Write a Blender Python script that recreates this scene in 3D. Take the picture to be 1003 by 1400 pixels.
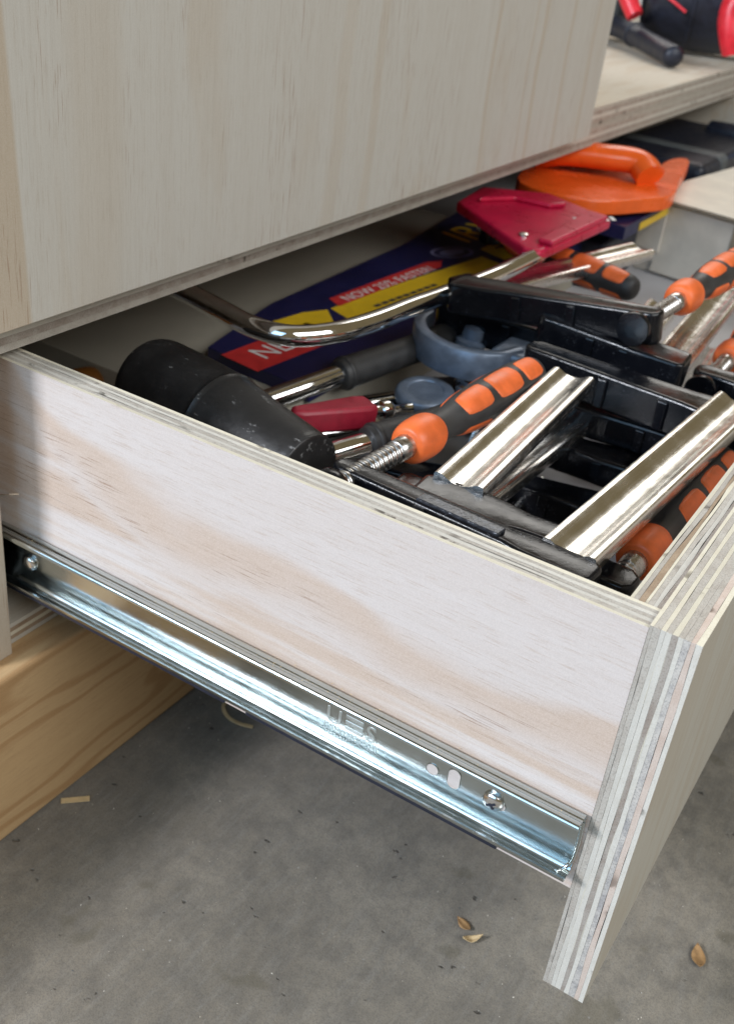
import bpy, bmesh, math, random
from mathutils import Vector, Matrix, noise
S = 0.001            # everything below is written in millimetres
R = math.radians
random.seed(7)
scene = bpy.context.scene
for o in list(bpy.data.objects): bpy.data.objects.remove(o, do_unlink=True)
C = scene.collection

# ------------------------------------------------------------------ camera
cam = bpy.data.cameras.new('camera'); co = bpy.data.objects.new('camera', cam); C.objects.link(co)
rot = Matrix(((0.84155, 0.52976, 0.10558), (0.35175, -0.38909, -0.85140), (-0.40995, 0.75363, -0.51379)))
right, down, fwd = rot[0], rot[1], rot[2]
m = Matrix((right, -down, -fwd)).transposed().to_4x4()
m.translation = Vector((53.62, -302.22, 205.45)) * S
co.matrix_world = m
cam.sensor_fit = 'VERTICAL'; cam.sensor_height = 24.0
cam.lens = 1466.55 / 1400 * 24.0
cam.clip_start = 0.005; cam.clip_end = 50
cam.dof.use_dof = True; cam.dof.focus_distance = 0.42; cam.dof.aperture_fstop = 11.0
scene.camera = co
scene.view_settings.view_transform = 'Standard'; scene.view_settings.look = 'None'
scene.view_settings.exposure = 0.0; scene.view_settings.gamma = 1.0

# ------------------------------------------------------------------ light (inside a garage: daylight through a side opening, soft bounce)
world = bpy.data.worlds.new('World'); scene.world = world; world.use_nodes = True
bg = world.node_tree.nodes['Background']; bg.inputs[0].default_value = (1.0, 0.79, 0.44, 1); bg.inputs[1].default_value = 0.16
def area(name, pos, target, sx, sy, power, col):
    l = bpy.data.lights.new(name, 'AREA'); l.shape = 'RECTANGLE'; l.size = sx; l.size_y = sy; l.energy = power; l.color = col
    o = bpy.data.objects.new(name, l); C.objects.link(o)
    p = Vector(pos); d = Vector(target) - p
    o.location = p; o.rotation_euler = d.to_track_quat('-Z', 'Y').to_euler()
    return o
L = Vector((-0.55, -1.0, 0.75)).normalized()
area('daylight_from_side_opening', Vector((-0.15, 0, -0.1)) + L * 2.6, (-0.15, 0, -0.1), 0.55, 0.42, 62, (0.95, 0.955, 1.0))
area('sky_through_side_opening', (-0.9, -3.2, 1.9), (-0.1, 0.1, -0.1), 4.2, 2.4, 88, (0.36, 0.66, 1.0))
area('daylight_from_garage_door', (1.9, -0.35, 1.75), (-0.2, 0.3, 0.05), 2.4, 1.3, 61, (0.96, 0.99, 1.0))

area('added_overhead_lamp', (-1.25, 2.3, 1.75), (-0.1, 0.2, 0.0), 2.2, 1.2, 38, (1.0, 0.97, 0.92))  # added lamp with no known fixture, gives the clamp bars bright reflections

# ------------------------------------------------------------------ node helper
class NT:
    def __init__(self, name):
        self.m = bpy.data.materials.new(name); self.m.use_nodes = True
        self.t = self.m.node_tree; self.b = self.t.nodes['Principled BSDF']
        self.tc = self.t.nodes.new('ShaderNodeTexCoord'); self.obj = self.tc.outputs['Object']
    def _in(self, sock, v):
        if isinstance(v, bpy.types.NodeSocket): self.t.links.new(v, sock)
        elif isinstance(v, (tuple, list)) and len(v) == 3 and sock.type == 'RGBA': sock.default_value = (*v, 1)
        else: sock.default_value = v
    def mp(self, vec, scale=(1, 1, 1), loc=(0, 0, 0), rot=(0, 0, 0)):
        n = self.t.nodes.new('ShaderNodeMapping'); self._in(n.inputs['Vector'], vec)
        n.inputs['Scale'].default_value = scale; n.inputs['Location'].default_value = loc; n.inputs['Rotation'].default_value = rot
        return n.outputs[0]
    def noise(self, vec, scale, detail=3, rough=0.55, dist=0):
        n = self.t.nodes.new('ShaderNodeTexNoise'); self._in(n.inputs['Vector'], vec)
        n.inputs['Scale'].default_value = scale; n.inputs['Detail'].default_value = detail
        n.inputs['Roughness'].default_value = rough; n.inputs['Distortion'].default_value = dist
        return n.outputs['Fac']
    def vor(self, vec, scale, feature='F1'):
        n = self.t.nodes.new('ShaderNodeTexVoronoi'); n.feature = feature; self._in(n.inputs['Vector'], vec); n.inputs['Scale'].default_value = scale
        return n.outputs['Distance']
    def math(self, op, a, b=0.0, clamp=False):
        n = self.t.nodes.new('ShaderNodeMath'); n.operation = op; n.use_clamp = clamp
        self._in(n.inputs[0], a); self._in(n.inputs[1], b); return n.outputs[0]
    def ramp(self, fac, lo, hi, a=0.0, b=1.0):
        n = self.t.nodes.new('ShaderNodeMapRange'); n.interpolation_type = 'SMOOTHSTEP'; self._in(n.inputs[0], fac)
        n.inputs[1].default_value = lo; n.inputs[2].default_value = hi; n.inputs[3].default_value = a; n.inputs[4].default_value = b
        return n.outputs[0]
    def mix(self, fac, a, b, mode='MIX'):
        n = self.t.nodes.new('ShaderNodeMix'); n.data_type = 'RGBA'; n.blend_type = mode
        self._in(n.inputs[0], fac); self._in(n.inputs[6], a); self._in(n.inputs[7], b); return n.outputs[2]
    def sep(self, vec):
        n = self.t.nodes.new('ShaderNodeSeparateXYZ'); self._in(n.inputs[0], vec); return n.outputs
    def rnd(self):
        n = self.t.nodes.new('ShaderNodeObjectInfo'); return n.outputs['Random']
    def set(self, **k):
        for a, v in k.items(): self._in(self.b.inputs[a.replace('_', ' ')], v)
    def bump(self, h, strength, dist=0.001):
        n = self.t.nodes.new('ShaderNodeBump'); n.inputs['Strength'].default_value = strength; n.inputs['Distance'].default_value = dist
        self._in(n.inputs['Height'], h); self.t.links.new(n.outputs[0], self.b.inputs['Normal'])

def wood_face(name, axis, base, brown, kind, dash=1.0, rough=0.6):
    """sanded radiata veneer; axis = grain direction, kind picks the figure of that board"""
    n = NT(name); k = 0 if axis == 'X' else 1 if axis == 'Y' else 2
    def st(along, across):
        s = [across] * 3; s[k] = along; return tuple(s)
    fib = n.noise(n.mp(n.obj, st(14, 900)), 1, 3, 0.65)
    mid = n.noise(n.mp(n.obj, st(5, 110)), 1, 4, 0.6)
    big = n.noise(n.mp(n.obj, st(3, 16), loc=(3.1, 1.7, 0.4)), 1, 3, 0.5, 0.3)
    x, y, z = n.sep(n.obj)
    if kind == 'side':       # one pale streak bounded by brown heartwood sweeping diagonally down the board
        w = n.noise(n.mp(n.obj, (9, 9, 26)), 1, 2, 0.45)
        w2 = n.math('MULTIPLY', n.math('SUBTRACT', w, 0.5), 0.050)
        # distance below the sweeping curve, metres: z - f(x)
        f = n.math('MULTIPLY', n.math('EXPONENT', n.math('MULTIPLY', n.math('ADD', x, 0.300), -22.0)), 0.048)
        d = n.math('ADD', n.math('SUBTRACT', z, n.math('SUBTRACT', f, 0.043)), w2)
        band = n.math('MULTIPLY', n.ramp(d, -0.030, -0.006, 0, 1), n.ramp(d, -0.006, 0.003, 1, 0))
        low = n.math('MULTIPLY', n.ramp(d, -0.016, -0.03, 0, 0.55), n.ramp(mid, 0.4, 0.62))
        mask = n.math('MAXIMUM', n.math('MULTIPLY', band, 0.52), low)
        dzone = n.ramp(d, -0.004, -0.012, 0.1, 1)
    elif kind == 'panel':    # vertical grain, few warm streaks
        w = n.noise(n.mp(n.obj, st(4, 22), loc=(0, 0.05, 0.2)), 1, 4, 0.55, 0.6)
        wob = n.math('MULTIPLY', n.math('SUBTRACT', n.noise(n.mp(n.obj, st(6, 3)), 1, 2), 0.5), 0.03)
        yy = n.math('ADD', y, wob)
        def streak(c, h, s): return n.ramp(n.math('ABSOLUTE', n.math('SUBTRACT', yy, c)), h * 0.35, h, s, 0)
        edge = n.ramp(n.math('ADD', y, n.math('MULTIPLY', z, 0.045)), 0.0005, -0.0020, 0, 0.9)
        ms = n.math('MAXIMUM', edge, streak(0.036, 0.022, 0.25))
        for c, h, s in ((0.225, 0.010, 0.30), (0.262, 0.007, 0.38), (0.415, 0.004, 0.55), (0.492, 0.005, 0.6), (0.475, 0.003, 0.4), (0.545, 0.005, 0.5), (0.597, 0.006, 0.5)):
            ms = n.math('MAXIMUM', ms, streak(c, h, s))
        mask = n.math('MAXIMUM', ms, n.ramp(w, 0.58, 0.72, 0, 0.35)); dzone = n.ramp(w, 0.30, 0.55, 0.35, 1)
    else:
        ring = n.math('MULTIPLY', n.math('SINE', n.math('MULTIPLY', big, 46.0)), 0.5)
        mask = n.ramp(n.math('ADD', ring, 0.5), 0.55, 0.95, 0, 0.8 if kind == 'timber' else 0.3); dzone = 0.6
    col = n.mix(n.ramp(mid, 0.3, 0.7), base, tuple(c * f for c, f in zip(base, (0.965, 0.95, 0.935))))
    col = n.mix(mask, col, brown)
    col = n.mix(n.ramp(fib, 0.40, 0.80, 0, 0.13), col, tuple(c * 0.62 for c in brown))
    # short dark resin dashes along the grain
    da = n.noise(n.mp(n.obj, st(55, 1700), loc=(0.7, 0.3, 0.9)), 1, 1, 0.4)
    db = n.noise(n.mp(n.obj, st(9, 40), loc=(1.7, 0.3, 0.1)), 1, 2, 0.5)
    dm = n.math('MULTIPLY', n.math('MULTIPLY', n.ramp(da, 0.62, 0.72), n.ramp(db, 0.44, 0.58)), n.math('MULTIPLY', dzone, dash * 0.62), True)
    col = n.mix(dm, col, (0.24, 0.125, 0.065))
    po = n.noise(n.mp(n.obj, st(80, 1500), loc=(0.2, 0.9, 0.5)), 1, 2, 0.6)
    col = n.mix(n.ramp(po, 0.54, 0.70, 0, 0.30), col, tuple(c * 0.78 for c in brown))
    spk = n.noise(n.obj, 2600, 1)
    col = n.mix(n.ramp(spk, 0.35, 0.7, 0, 0.16), col, tuple(min(1, c * 1.5) for c in base))
    n.set(Base_Color=col, Roughness=n.ramp(fib, 0.2, 0.8, rough, rough + 0.16))
    n.b.inputs['Specular IOR Level'].default_value = 0.3
    n.bump(n.math('ADD', n.math('MULTIPLY', fib, 0.6), n.math('MULTIPLY', spk, 0.35)), 0.22, 0.0004)
    return n.m

def ply_edge(name, base, dark, spec=0.5, blot=0.35):
    n = NT(name); r = n.rnd(); o = n.math('MULTIPLY', r, 37.0)
    v = n.t.nodes.new('ShaderNodeVectorMath'); v.operation = 'ADD'; n.t.links.new(n.obj, v.inputs[0]); n.t.links.new(o, v.inputs[1]); v = v.outputs[0]
    a = n.noise(n.mp(v, (110, 110, 110)), 1, 3, 0.6); b = n.noise(v, 1700, 2, 0.6); c = n.noise(n.mp(v, (26, 26, 26)), 1, 2)
    col = n.mix(n.ramp(a, 0.35, 0.7, 0, blot), base, dark)
    col = n.mix(n.ramp(b, 0.45, 0.75, 0, spec), col, tuple(q * 0.5 for q in dark))
    col = n.mix(n.math('MULTIPLY', n.ramp(c, 0.62, 0.68), n.ramp(a, 0.5, 0.6), True), col, tuple(q * 0.35 for q in dark))
    hs = n.t.nodes.new('ShaderNodeHueSaturation'); n._in(hs.inputs['Color'], col); n._in(hs.inputs['Value'], n.ramp(r, 0, 1, 0.9, 1.08)); 
    n.set(Base_Color=hs.outputs[0], Roughness=0.75); n.b.inputs['Specular IOR Level'].default_value = 0.2
    n.bump(b, 0.35, 0.0003)
    return n.m

def plain(name, col, rough=0.5, metal=0.0, var=0.12, scale=120, bump=0.0, bscale=900, coat=0.0, spec=None):
    n = NT(name)
    a = n.noise(n.obj, scale, 4, 0.6)
    n.set(Base_Color=n.mix(n.ramp(a, 0.3, 0.7), tuple(c * (1 - var) for c in col), tuple(min(1, c * (1 + var)) for c in col)),
          Roughness=n.ramp(a, 0.25, 0.75, max(0.02, rough * 0.8), min(1, rough * 1.2)), Metallic=metal)
    if coat: n.b.inputs['Coat Weight'].default_value = coat; n.b.inputs['Coat Roughness'].default_value = 0.15
    if spec is not None: n.b.inputs['Specular IOR Level'].default_value = spec
    if bump: n.bump(n.noise(n.obj, bscale, 3, 0.6), bump, 0.0005)
    return n.m

M = {}
PALE = (0.615, 0.555, 0.522); BRN = (0.50, 0.335, 0.215)
M['side_face'] = wood_face('veneer_side', 'X', PALE, BRN, 'side')
M['panel_face'] = wood_face('veneer_panel', 'Z', (0.505, 0.485, 0.445), (0.44, 0.36, 0.27), 'panel', 1.0)
M['front_face'] = wood_face('veneer_front', 'Z', (0.43, 0.41, 0.36), (0.37, 0.30, 0.22), 'plain', 0.9)
M['shelf_face'] = wood_face('veneer_shelf', 'Y', (0.55, 0.50, 0.42), (0.45, 0.34, 0.23), 'plain', 0.5)
M['timber'] = wood_face('pine_timber', 'Y', (0.50, 0.335, 0.175), (0.36, 0.205, 0.09), 'timber', 0.4)
M['edge_cream'] = ply_edge('ply_edge_cream', (0.66, 0.61, 0.49), (0.55, 0.48, 0.37), 0.18, 0.3)
M['edge_white'] = ply_edge('ply_edge_white', (0.60, 0.57, 0.51), (0.46, 0.42, 0.36), 0.22, 0.3)
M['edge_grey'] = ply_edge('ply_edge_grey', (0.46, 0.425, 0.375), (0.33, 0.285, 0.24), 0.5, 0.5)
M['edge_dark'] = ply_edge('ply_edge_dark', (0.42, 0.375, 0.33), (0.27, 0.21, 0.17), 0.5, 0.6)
M['edge_blue'] = ply_edge('ply_edge_blue_stain', (0.55, 0.515, 0.47), (0.33, 0.315, 0.31), 0.6, 0.9)
M['edge_pink'] = ply_edge('ply_edge_pink', (0.60, 0.50, 0.43), (0.48, 0.36, 0.29), 0.3, 0.5)
M['edge_brown'] = ply_edge('ply_edge_brown', (0.36, 0.27, 0.19), (0.22, 0.15, 0.095), 0.4, 0.5)
M['drawer_floor'] = plain('drawer_floor_board', (0.46, 0.45, 0.46), 0.55, var=0.06, scale=30)
M['black_paint'] = None
def black_paint():
    n = NT('black_enamel'); a = n.noise(n.obj, 130, 3, 0.55); b = n.noise(n.obj, 1100, 3, 0.65); e = n.noise(n.obj, 300, 2)
    wear = n.math('MULTIPLY', n.ramp(b, 0.60, 0.68), n.ramp(a, 0.52, 0.62), True)
    n.set(Base_Color=n.mix(n.math('MULTIPLY', wear, 0.45), (0.0045, 0.0050, 0.0070), (0.16, 0.17, 0.19)), Roughness=n.ramp(a, 0.3, 0.7, 0.13, 0.26))
    n.b.inputs['Specular IOR Level'].default_value = 0.34
    n.bump(n.math('ADD', n.math('MULTIPLY', e, 0.7), n.math('MULTIPLY', b, 0.35)), 0.15, 0.0009)
    return n.m
M['black_paint'] = black_paint()
M['black_speckle'] = plain('black_speckled_plate', (0.03, 0.035, 0.045), 0.22, 0.3, 0.4, 300, bump=0.9, bscale=420)
def brushed(name, col, rough, axis=1, bump=0.06):
    n = NT(name); s = [700] * 3; s[axis] = 9
    a = n.noise(n.mp(n.obj, tuple(s)), 1, 3, 0.6); b = n.noise(n.obj, 90, 3)
    n.set(Base_Color=n.mix(n.ramp(b, 0.3, 0.7), tuple(c * 0.94 for c in col), col), Metallic=1.0,
          Roughness=n.ramp(n.math('ADD', n.math('MULTIPLY', a, 0.5), n.math('MULTIPLY', b, 0.5)), 0.3, 0.7, rough * 0.7, rough * 1.35))
    n.bump(a, bump, 0.0004); return n.m
M['bar_steel'] = brushed('bright_bar_steel', (0.92, 0.905, 0.87), 0.23, bump=0.006)
M['zinc'] = brushed('zinc_plated_steel', (0.60, 0.65, 0.65), 0.19, 0, 0.0)
M['chrome'] = plain('chrome_tube', (0.80, 0.80, 0.80), 0.07, 1.0, 0.05)
M['thread'] = plain('screw_steel', (0.52, 0.51, 0.50), 0.28, 1.0, 0.2, 300)
M['nickel'] = plain('nickel_screw', (0.86, 0.84, 0.82), 0.22, 1.0, 0.08)
M['stamp'] = plain('stamped_zinc', (0.80, 0.84, 0.83), 0.42, 1.0, 0.04)
M['shade_dark'] = plain('painted_shade', (0.018, 0.021, 0.035), 0.4)  # painted dark for the reflection under the channel and the screw cross shade
M['orange'] = plain('orange_plastic', (0.72, 0.135, 0.030), 0.45, var=0.16, scale=75, bump=0.08)
M['orange_gloss'] = plain('orange_gloss_plastic', (0.82, 0.12, 0.015), 0.25, var=0.08, scale=40)
M['grip_black'] = plain('grip_rubber', (0.030, 0.029, 0.029), 0.5, var=0.25, scale=90, bump=0.08)
M['rubber'] = None
def rubber():
    n = NT('scuffed_black_rubber'); a = n.noise(n.obj, 55, 5, 0.65); b = n.noise(n.mp(n.obj, (90, 200, 200), rot=(0, 0.4, 0.6)), 1, 4, 0.7)
    sc = n.math('MULTIPLY', n.ramp(b, 0.60, 0.66), n.ramp(a, 0.50, 0.58), True)
    col = n.mix(n.ramp(a, 0.3, 0.75, 0, 0.35), (0.012, 0.012, 0.013), (0.040, 0.038, 0.038))
    n.set(Base_Color=n.mix(n.math('MULTIPLY', sc, 0.6), col, (0.34, 0.34, 0.34)), Roughness=n.ramp(a, 0.3, 0.7, 0.28, 0.5)); n.bump(n.noise(n.obj, 500, 4), 0.18, 0.0005)
    return n.m
M['rubber'] = rubber()
M['magenta'] = plain('magenta_red_enamel', (0.52, 0.010, 0.055), 0.30, var=0.14, scale=40)
M['red'] = plain('dark_red_plastic', (0.30, 0.012, 0.030), 0.45, var=0.15)
M['red_print'] = plain('red_print', (0.52, 0.03, 0.03), 0.5)
M['navy'] = plain('navy_card', (0.013, 0.013, 0.060), 0.35, var=0.2, scale=30)
M['yellow'] = plain('yellow_print', (0.72, 0.47, 0.020), 0.4, var=0.06)
M['white_print'] = plain('white_print', (0.74, 0.73, 0.72), 0.5, var=0.04)
M['pale_blue_print'] = plain('pale_blue_print', (0.22, 0.23, 0.42), 0.4)
M['dark_print'] = plain('dark_print', (0.03, 0.03, 0.05), 0.5)
M['cardboard'] = plain('grey_brown_cardboard', (0.70, 0.64, 0.55), 0.75, var=0.08, scale=35, bump=0.08, bscale=400)
M['cardboard_cut'] = plain('cardboard_cut_edge', (0.30, 0.25, 0.18), 0.8)
M['beige'] = plain('beige_card', (0.30, 0.275, 0.225), 0.7, var=0.05, scale=20)
M['grey_cast'] = plain('grey_cast_steel', (0.20, 0.24, 0.31), 0.36, 0.35, 0.15, 140, bump=0.1, bscale=500)
M['tool_black'] = plain('tool_housing_black', (0.013, 0.016, 0.028), 0.42, var=0.25)
M['tool_grey'] = plain('tool_housing_grey', (0.10, 0.11, 0.115), 0.5)
M['tool_red'] = plain('tool_red', (0.68, 0.02, 0.035), 0.35)
M['blue'] = plain('blue_plastic', (0.02, 0.18, 0.55), 0.35)
M['amber'] = plain('amber_plastic', (0.16, 0.058, 0.010), 0.35)
M['leaf'] = plain('dry_leaf', (0.33, 0.19, 0.08), 0.7, var=0.3, scale=200)
M['shaving'] = plain('wood_shaving', (0.58, 0.42, 0.22), 0.7, var=0.15)
M['grease'] = plain('black_grease_metal', (0.02, 0.02, 0.022), 0.25, 0.6, 0.5, 200, bump=0.8, bscale=300)

def concrete():
    n = NT('concrete_floor')
    a = n.noise(n.obj, 9, 5, 0.6); b = n.noise(n.obj, 70, 5, 0.65); c = n.noise(n.mp(n.obj, (260, 40, 100), rot=(0, 0, R(28))), 1, 4, 0.7); g = n.noise(n.obj, 1500, 2)
    col = n.mix(n.ramp(a, 0.3, 0.7), (0.190, 0.166, 0.132), (0.282, 0.248, 0.198))
    col = n.mix(n.ramp(b, 0.35, 0.7, 0, 0.6), col, (0.126, 0.114, 0.098))
    col = n.mix(n.ramp(c, 0.45, 0.72, 0, 0.32), col, (0.275, 0.258, 0.228))
    col = n.mix(n.ramp(g, 0.4, 0.7, 0, 0.42), col, (0.07, 0.066, 0.06))
    dv = n.noise(n.obj, 4.2, 2)
    warp = n.t.nodes.new('ShaderNodeVectorMath'); warp.operation = 'ADD'; n.t.links.new(n.obj, warp.inputs[0])
    nz = n.t.nodes.new('ShaderNodeTexNoise'); nz.inputs['Scale'].default_value = 190; n.t.links.new(n.obj, nz.inputs['Vector'])
    sc = n.t.nodes.new('ShaderNodeVectorMath'); sc.operation = 'SCALE'; sc.inputs[3].default_value = 0.006; n.t.links.new(nz.outputs['Color'], sc.inputs[0]); n.t.links.new(sc.outputs[0], warp.inputs[1])
    v1 = n.vor(n.mp(warp.outputs[0], (1, 1.7, 1), rot=(0, 0, 0.5)), 62); v2 = n.vor(n.mp(n.obj, (1, 1, 1), loc=(0.31, 0.17, 0)), 88)
    pit = n.ramp(v1, 0.07, 0.13, 1, 0); wht = n.ramp(v2, 0.035, 0.07, 1, 0)
    pit = n.math('MULTIPLY', pit, n.ramp(b, 0.52, 0.58), True); wht = n.math('MULTIPLY', wht, n.ramp(b, 0.5, 0.44), True)
    col = n.mix(n.math('MULTIPLY', pit, 0.75), col, (0.035, 0.031, 0.026)); col = n.mix(n.math('MULTIPLY', wht, 0.6), col, (0.42, 0.41, 0.39))
    st = n.noise(n.mp(n.obj, (1, 1, 1), loc=(4, 2, 1)), 26, 2); col = n.mix(n.ramp(st, 0.66, 0.72, 0, 0.35), col, (0.085, 0.073, 0.042))
    n.set(Base_Color=col, Roughness=0.72)
    n.bump(n.math('SUBTRACT', n.math('ADD', n.math('MULTIPLY', b, 0.5), n.math('ADD', n.math('MULTIPLY', c, 0.4), n.math('MULTIPLY', g, 0.12))), n.math('MULTIPLY', pit, 0.9)), 0.5, 0.0016)
    return n.m
M['concrete'] = concrete()

# ------------------------------------------------------------------ mesh helpers (millimetres in, metres out)
def tag(o, label=None, cat=None, group=None, kind=None):
    if label: o['label'] = label
    if cat: o['category'] = cat
    if group: o['group'] = group
    if kind: o['kind'] = kind
    return o
def empty(name, loc=(0, 0, 0), rz=0, ry=0, rx=0):
    o = bpy.data.objects.new(name, None); C.objects.link(o); o.empty_display_size = 0.01
    o.location = Vector(loc) * S; o.rotation_euler = (R(rx), R(ry), R(rz)); return o
def link(name, me, parent=None, bevel=0, seg=2, sharp=35):
    o = bpy.data.objects.new(name, me); C.objects.link(o); o.parent = parent
    if bevel:
        b = o.modifiers.new('bevel', 'BEVEL'); b.width = bevel * S; b.segments = seg; b.limit_method = 'ANGLE'; b.angle_limit = R(30); b.harden_normals = False
    return o
def mesh(name, vs, fs, mats, parent=None, smooth=False, bevel=0, seg=2, fm=None, sharp=35):
    me = bpy.data.meshes.new(name); me.from_pydata([tuple(c * S for c in v) for v in vs], [], fs); me.update()
    for k in (mats if isinstance(mats, (list, tuple)) else [mats]): me.materials.append(M[k])
    if fm:
        for i, k in enumerate(fm): me.polygons[i].material_index = k
    bm = bmesh.new(); bm.from_mesh(me); bmesh.ops.recalc_face_normals(bm, faces=bm.faces); bm.to_mesh(me); bm.free()
    if smooth:
        for p in me.polygons: p.use_smooth = True
        me.set_sharp_from_angle(angle=R(sharp))
    return link(name, me, parent, bevel, seg)
def box(name, lo, hi, mats, parent=None, bevel=0.4, seg=2):
    x0, y0, z0 = lo; x1, y1, z1 = hi
    vs = [(x, y, z) for x in (x0, x1) for y in (y0, y1) for z in (z0, z1)]
    fs = [(0, 1, 3, 2), (4, 6, 7, 5), (0, 4, 5, 1), (2, 3, 7, 6), (0, 2, 6, 4), (1, 5, 7, 3)]
    return mesh(name, vs, fs, mats, parent, bevel=bevel, seg=seg)
def prism(name, pts, z0, z1, mats, parent=None, bevel=0.6, pocket=0, depth=2, smooth=False, seg=2):
    """outline in xy extruded in z; pocket>0 sinks a panel into the top"""
    bm = bmesh.new(); vs = [bm.verts.new((x * S, y * S, z0 * S)) for x, y in pts]; f = bm.faces.new(vs)
    r = bmesh.ops.extrude_face_region(bm, geom=[f]); up = [g for g in r['geom'] if isinstance(g, bmesh.types.BMVert)]
    bmesh.ops.translate(bm, verts=up, vec=(0, 0, (z1 - z0) * S)); bmesh.ops.recalc_face_normals(bm, faces=bm.faces)
    if pocket:
        tops = [q for q in bm.faces if q.normal.z > 0.9]
        bmesh.ops.inset_region(bm, faces=tops, thickness=pocket * S, depth=0)
        for q in tops:
            for v in q.verts: v.co.z -= depth * S
    me = bpy.data.meshes.new(name); bm.to_mesh(me); bm.free()
    for k in (mats if isinstance(mats, (list, tuple)) else [mats]): me.materials.append(M[k])
    if smooth:
        for p in me.polygons: p.use_smooth = True
        me.set_sharp_from_angle(angle=R(40))
    return link(name, me, parent, bevel, seg)
def extrude_profile(name, prof, a0, a1, axis, mats, parent=None, closed=True, smooth=True, nseg=1, caps=True, sharp=40):
    """profile of (p,q); axis 'X' -> (a,p,q), 'Y' -> (p,a,q)"""
    vs, fs = [], []; n = len(prof)
    for i in range(nseg + 1):
        a = a0 + (a1 - a0) * i / nseg
        for p, q in prof: vs.append((a, p, q) if axis == 'X' else (p, a, q))
    for i in range(nseg):
        for j in range(n if closed else n - 1):
            k = (j + 1) % n; fs.append((i * n + j, i * n + k, (i + 1) * n + k, (i + 1) * n + j))
    if caps and closed: fs.append(tuple(range(n))); fs.append(tuple(range(nseg * n, nseg * n + n)))
    return mesh(name, vs, fs, mats, parent, smooth=smooth, sharp=sharp)
def frame(d):
    d = Vector(d).normalized(); u = d.cross(Vector((0, 0, 1)))
    if u.length < 1e-3: u = d.cross(Vector((1, 0, 0)))
    u.normalize(); return d, u, u.cross(d).normalized()
def lathe(name, prof, origin, axis, mats, parent=None, seg=32, smooth=True, sharp=50, squash=1.0):
    """prof: (s along the axis, radius)"""
    d, u, w = frame(axis); o = Vector(origin); vs, fs = [], []
    for s, r in prof:
        for k in range(seg):
            t = 2 * math.pi * k / seg; vs.append(tuple(o + d * s + (u * math.cos(t) + w * math.sin(t) * squash) * max(r, 0.01)))
    for i in range(len(prof) - 1):
        for k in range(seg):
            q = (k + 1) % seg; fs.append((i * seg + k, i * seg + q, (i + 1) * seg + q, (i + 1) * seg + k))
    fs.append(tuple(range(seg))); fs.append(tuple((len(prof) - 1) * seg + k for k in range(seg)))
    return mesh(name, vs, fs, mats, parent, smooth=smooth, sharp=sharp)
def catmull(pts, n=8):
    pts = [Vector(p) for p in pts]; out = []; P = [2 * pts[0] - pts[1]] + pts + [2 * pts[-1] - pts[-2]]
    for i in range(1, len(P) - 2):
        for k in range(n):
            t = k / n; a, b, c, d = P[i - 1:i + 3]
            out.append(0.5 * (2 * b + (c - a) * t + (2 * a - 5 * b + 4 * c - d) * t * t + (3 * b - a - 3 * c + d) * t ** 3))
    out.append(pts[-1]); return out
def tube(name, pts, rad, mats, parent=None, n=8, seg=20, flat=1.0, section=None):
    P = catmull(pts, n) if n > 1 else [Vector(p) for p in pts]; vs, fs = [], []
    for i, p in enumerate(P):
        d = (P[min(i + 1, len(P) - 1)] - P[max(i - 1, 0)]).normalized(); _, u, w = frame(d)
        r = rad[0] + (rad[1] - rad[0]) * i / (len(P) - 1) if isinstance(rad, (list, tuple)) else rad
        if section:
            for a, b in section: vs.append(tuple(p + u * a + w * b))
        else:
            for k in range(seg):
                t = 2 * math.pi * k / seg; vs.append(tuple(p + u * math.cos(t) * r + w * math.sin(t) * r * flat))
    sg = len(section) if section else seg
    for i in range(len(P) - 1):
        for k in range(sg):
            q = (k + 1) % sg; fs.append((i * sg + k, i * sg + q, (i + 1) * sg + q, (i + 1) * sg + k))
    fs.append(tuple(range(sg))); fs.append(tuple((len(P) - 1) * sg + k for k in range(sg)))
    return mesh(name, vs, fs, mats, parent, smooth=True, sharp=50)
def rounded(pts, n=4):
    P = [Vector((a, b, 0)) for a, b in pts]; m = len(P); out = []
    for i in range(m):
        a, b, c, d = P[i - 1], P[i], P[(i + 1) % m], P[(i + 2) % m]
        for k in range(n):
            t = k / n; q = 0.5 * (2 * b + (c - a) * t + (2 * a - 5 * b + 4 * c - d) * t * t + (3 * b - a - 3 * c + d) * t ** 3); out.append((q.x, q.y))
    return out
def copy_tree(o, parent=None):
    c = o.copy(); C.objects.link(c); c.parent = parent
    for ch in list(o.children): copy_tree(ch, c)
    return c
def text(name, body, size, mat, parent, loc, rot, extrude=0.05, bevel=0, shear=0, spacing=1.0, sx=1.0):
    cu = bpy.data.curves.new(name, 'FONT'); cu.body = body; cu.size = size * S; cu.extrude = extrude * S; cu.bevel_depth = bevel * S
    cu.shear = shear; cu.space_character = spacing; cu.resolution_u = 3
    t = bpy.data.objects.new(name + '_curve', cu); C.objects.link(t)
    dg = bpy.context.evaluated_depsgraph_get(); me = bpy.data.meshes.new_from_object(t.evaluated_get(dg)); bpy.data.objects.remove(t)
    me.name = name; me.materials.clear(); me.materials.append(M[mat])
    o = bpy.data.objects.new(name, me); C.objects.link(o); o.parent = parent
    o.location = Vector(loc) * S; o.rotation_euler = rot; o.scale = (sx, 1, 1); return o

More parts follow.
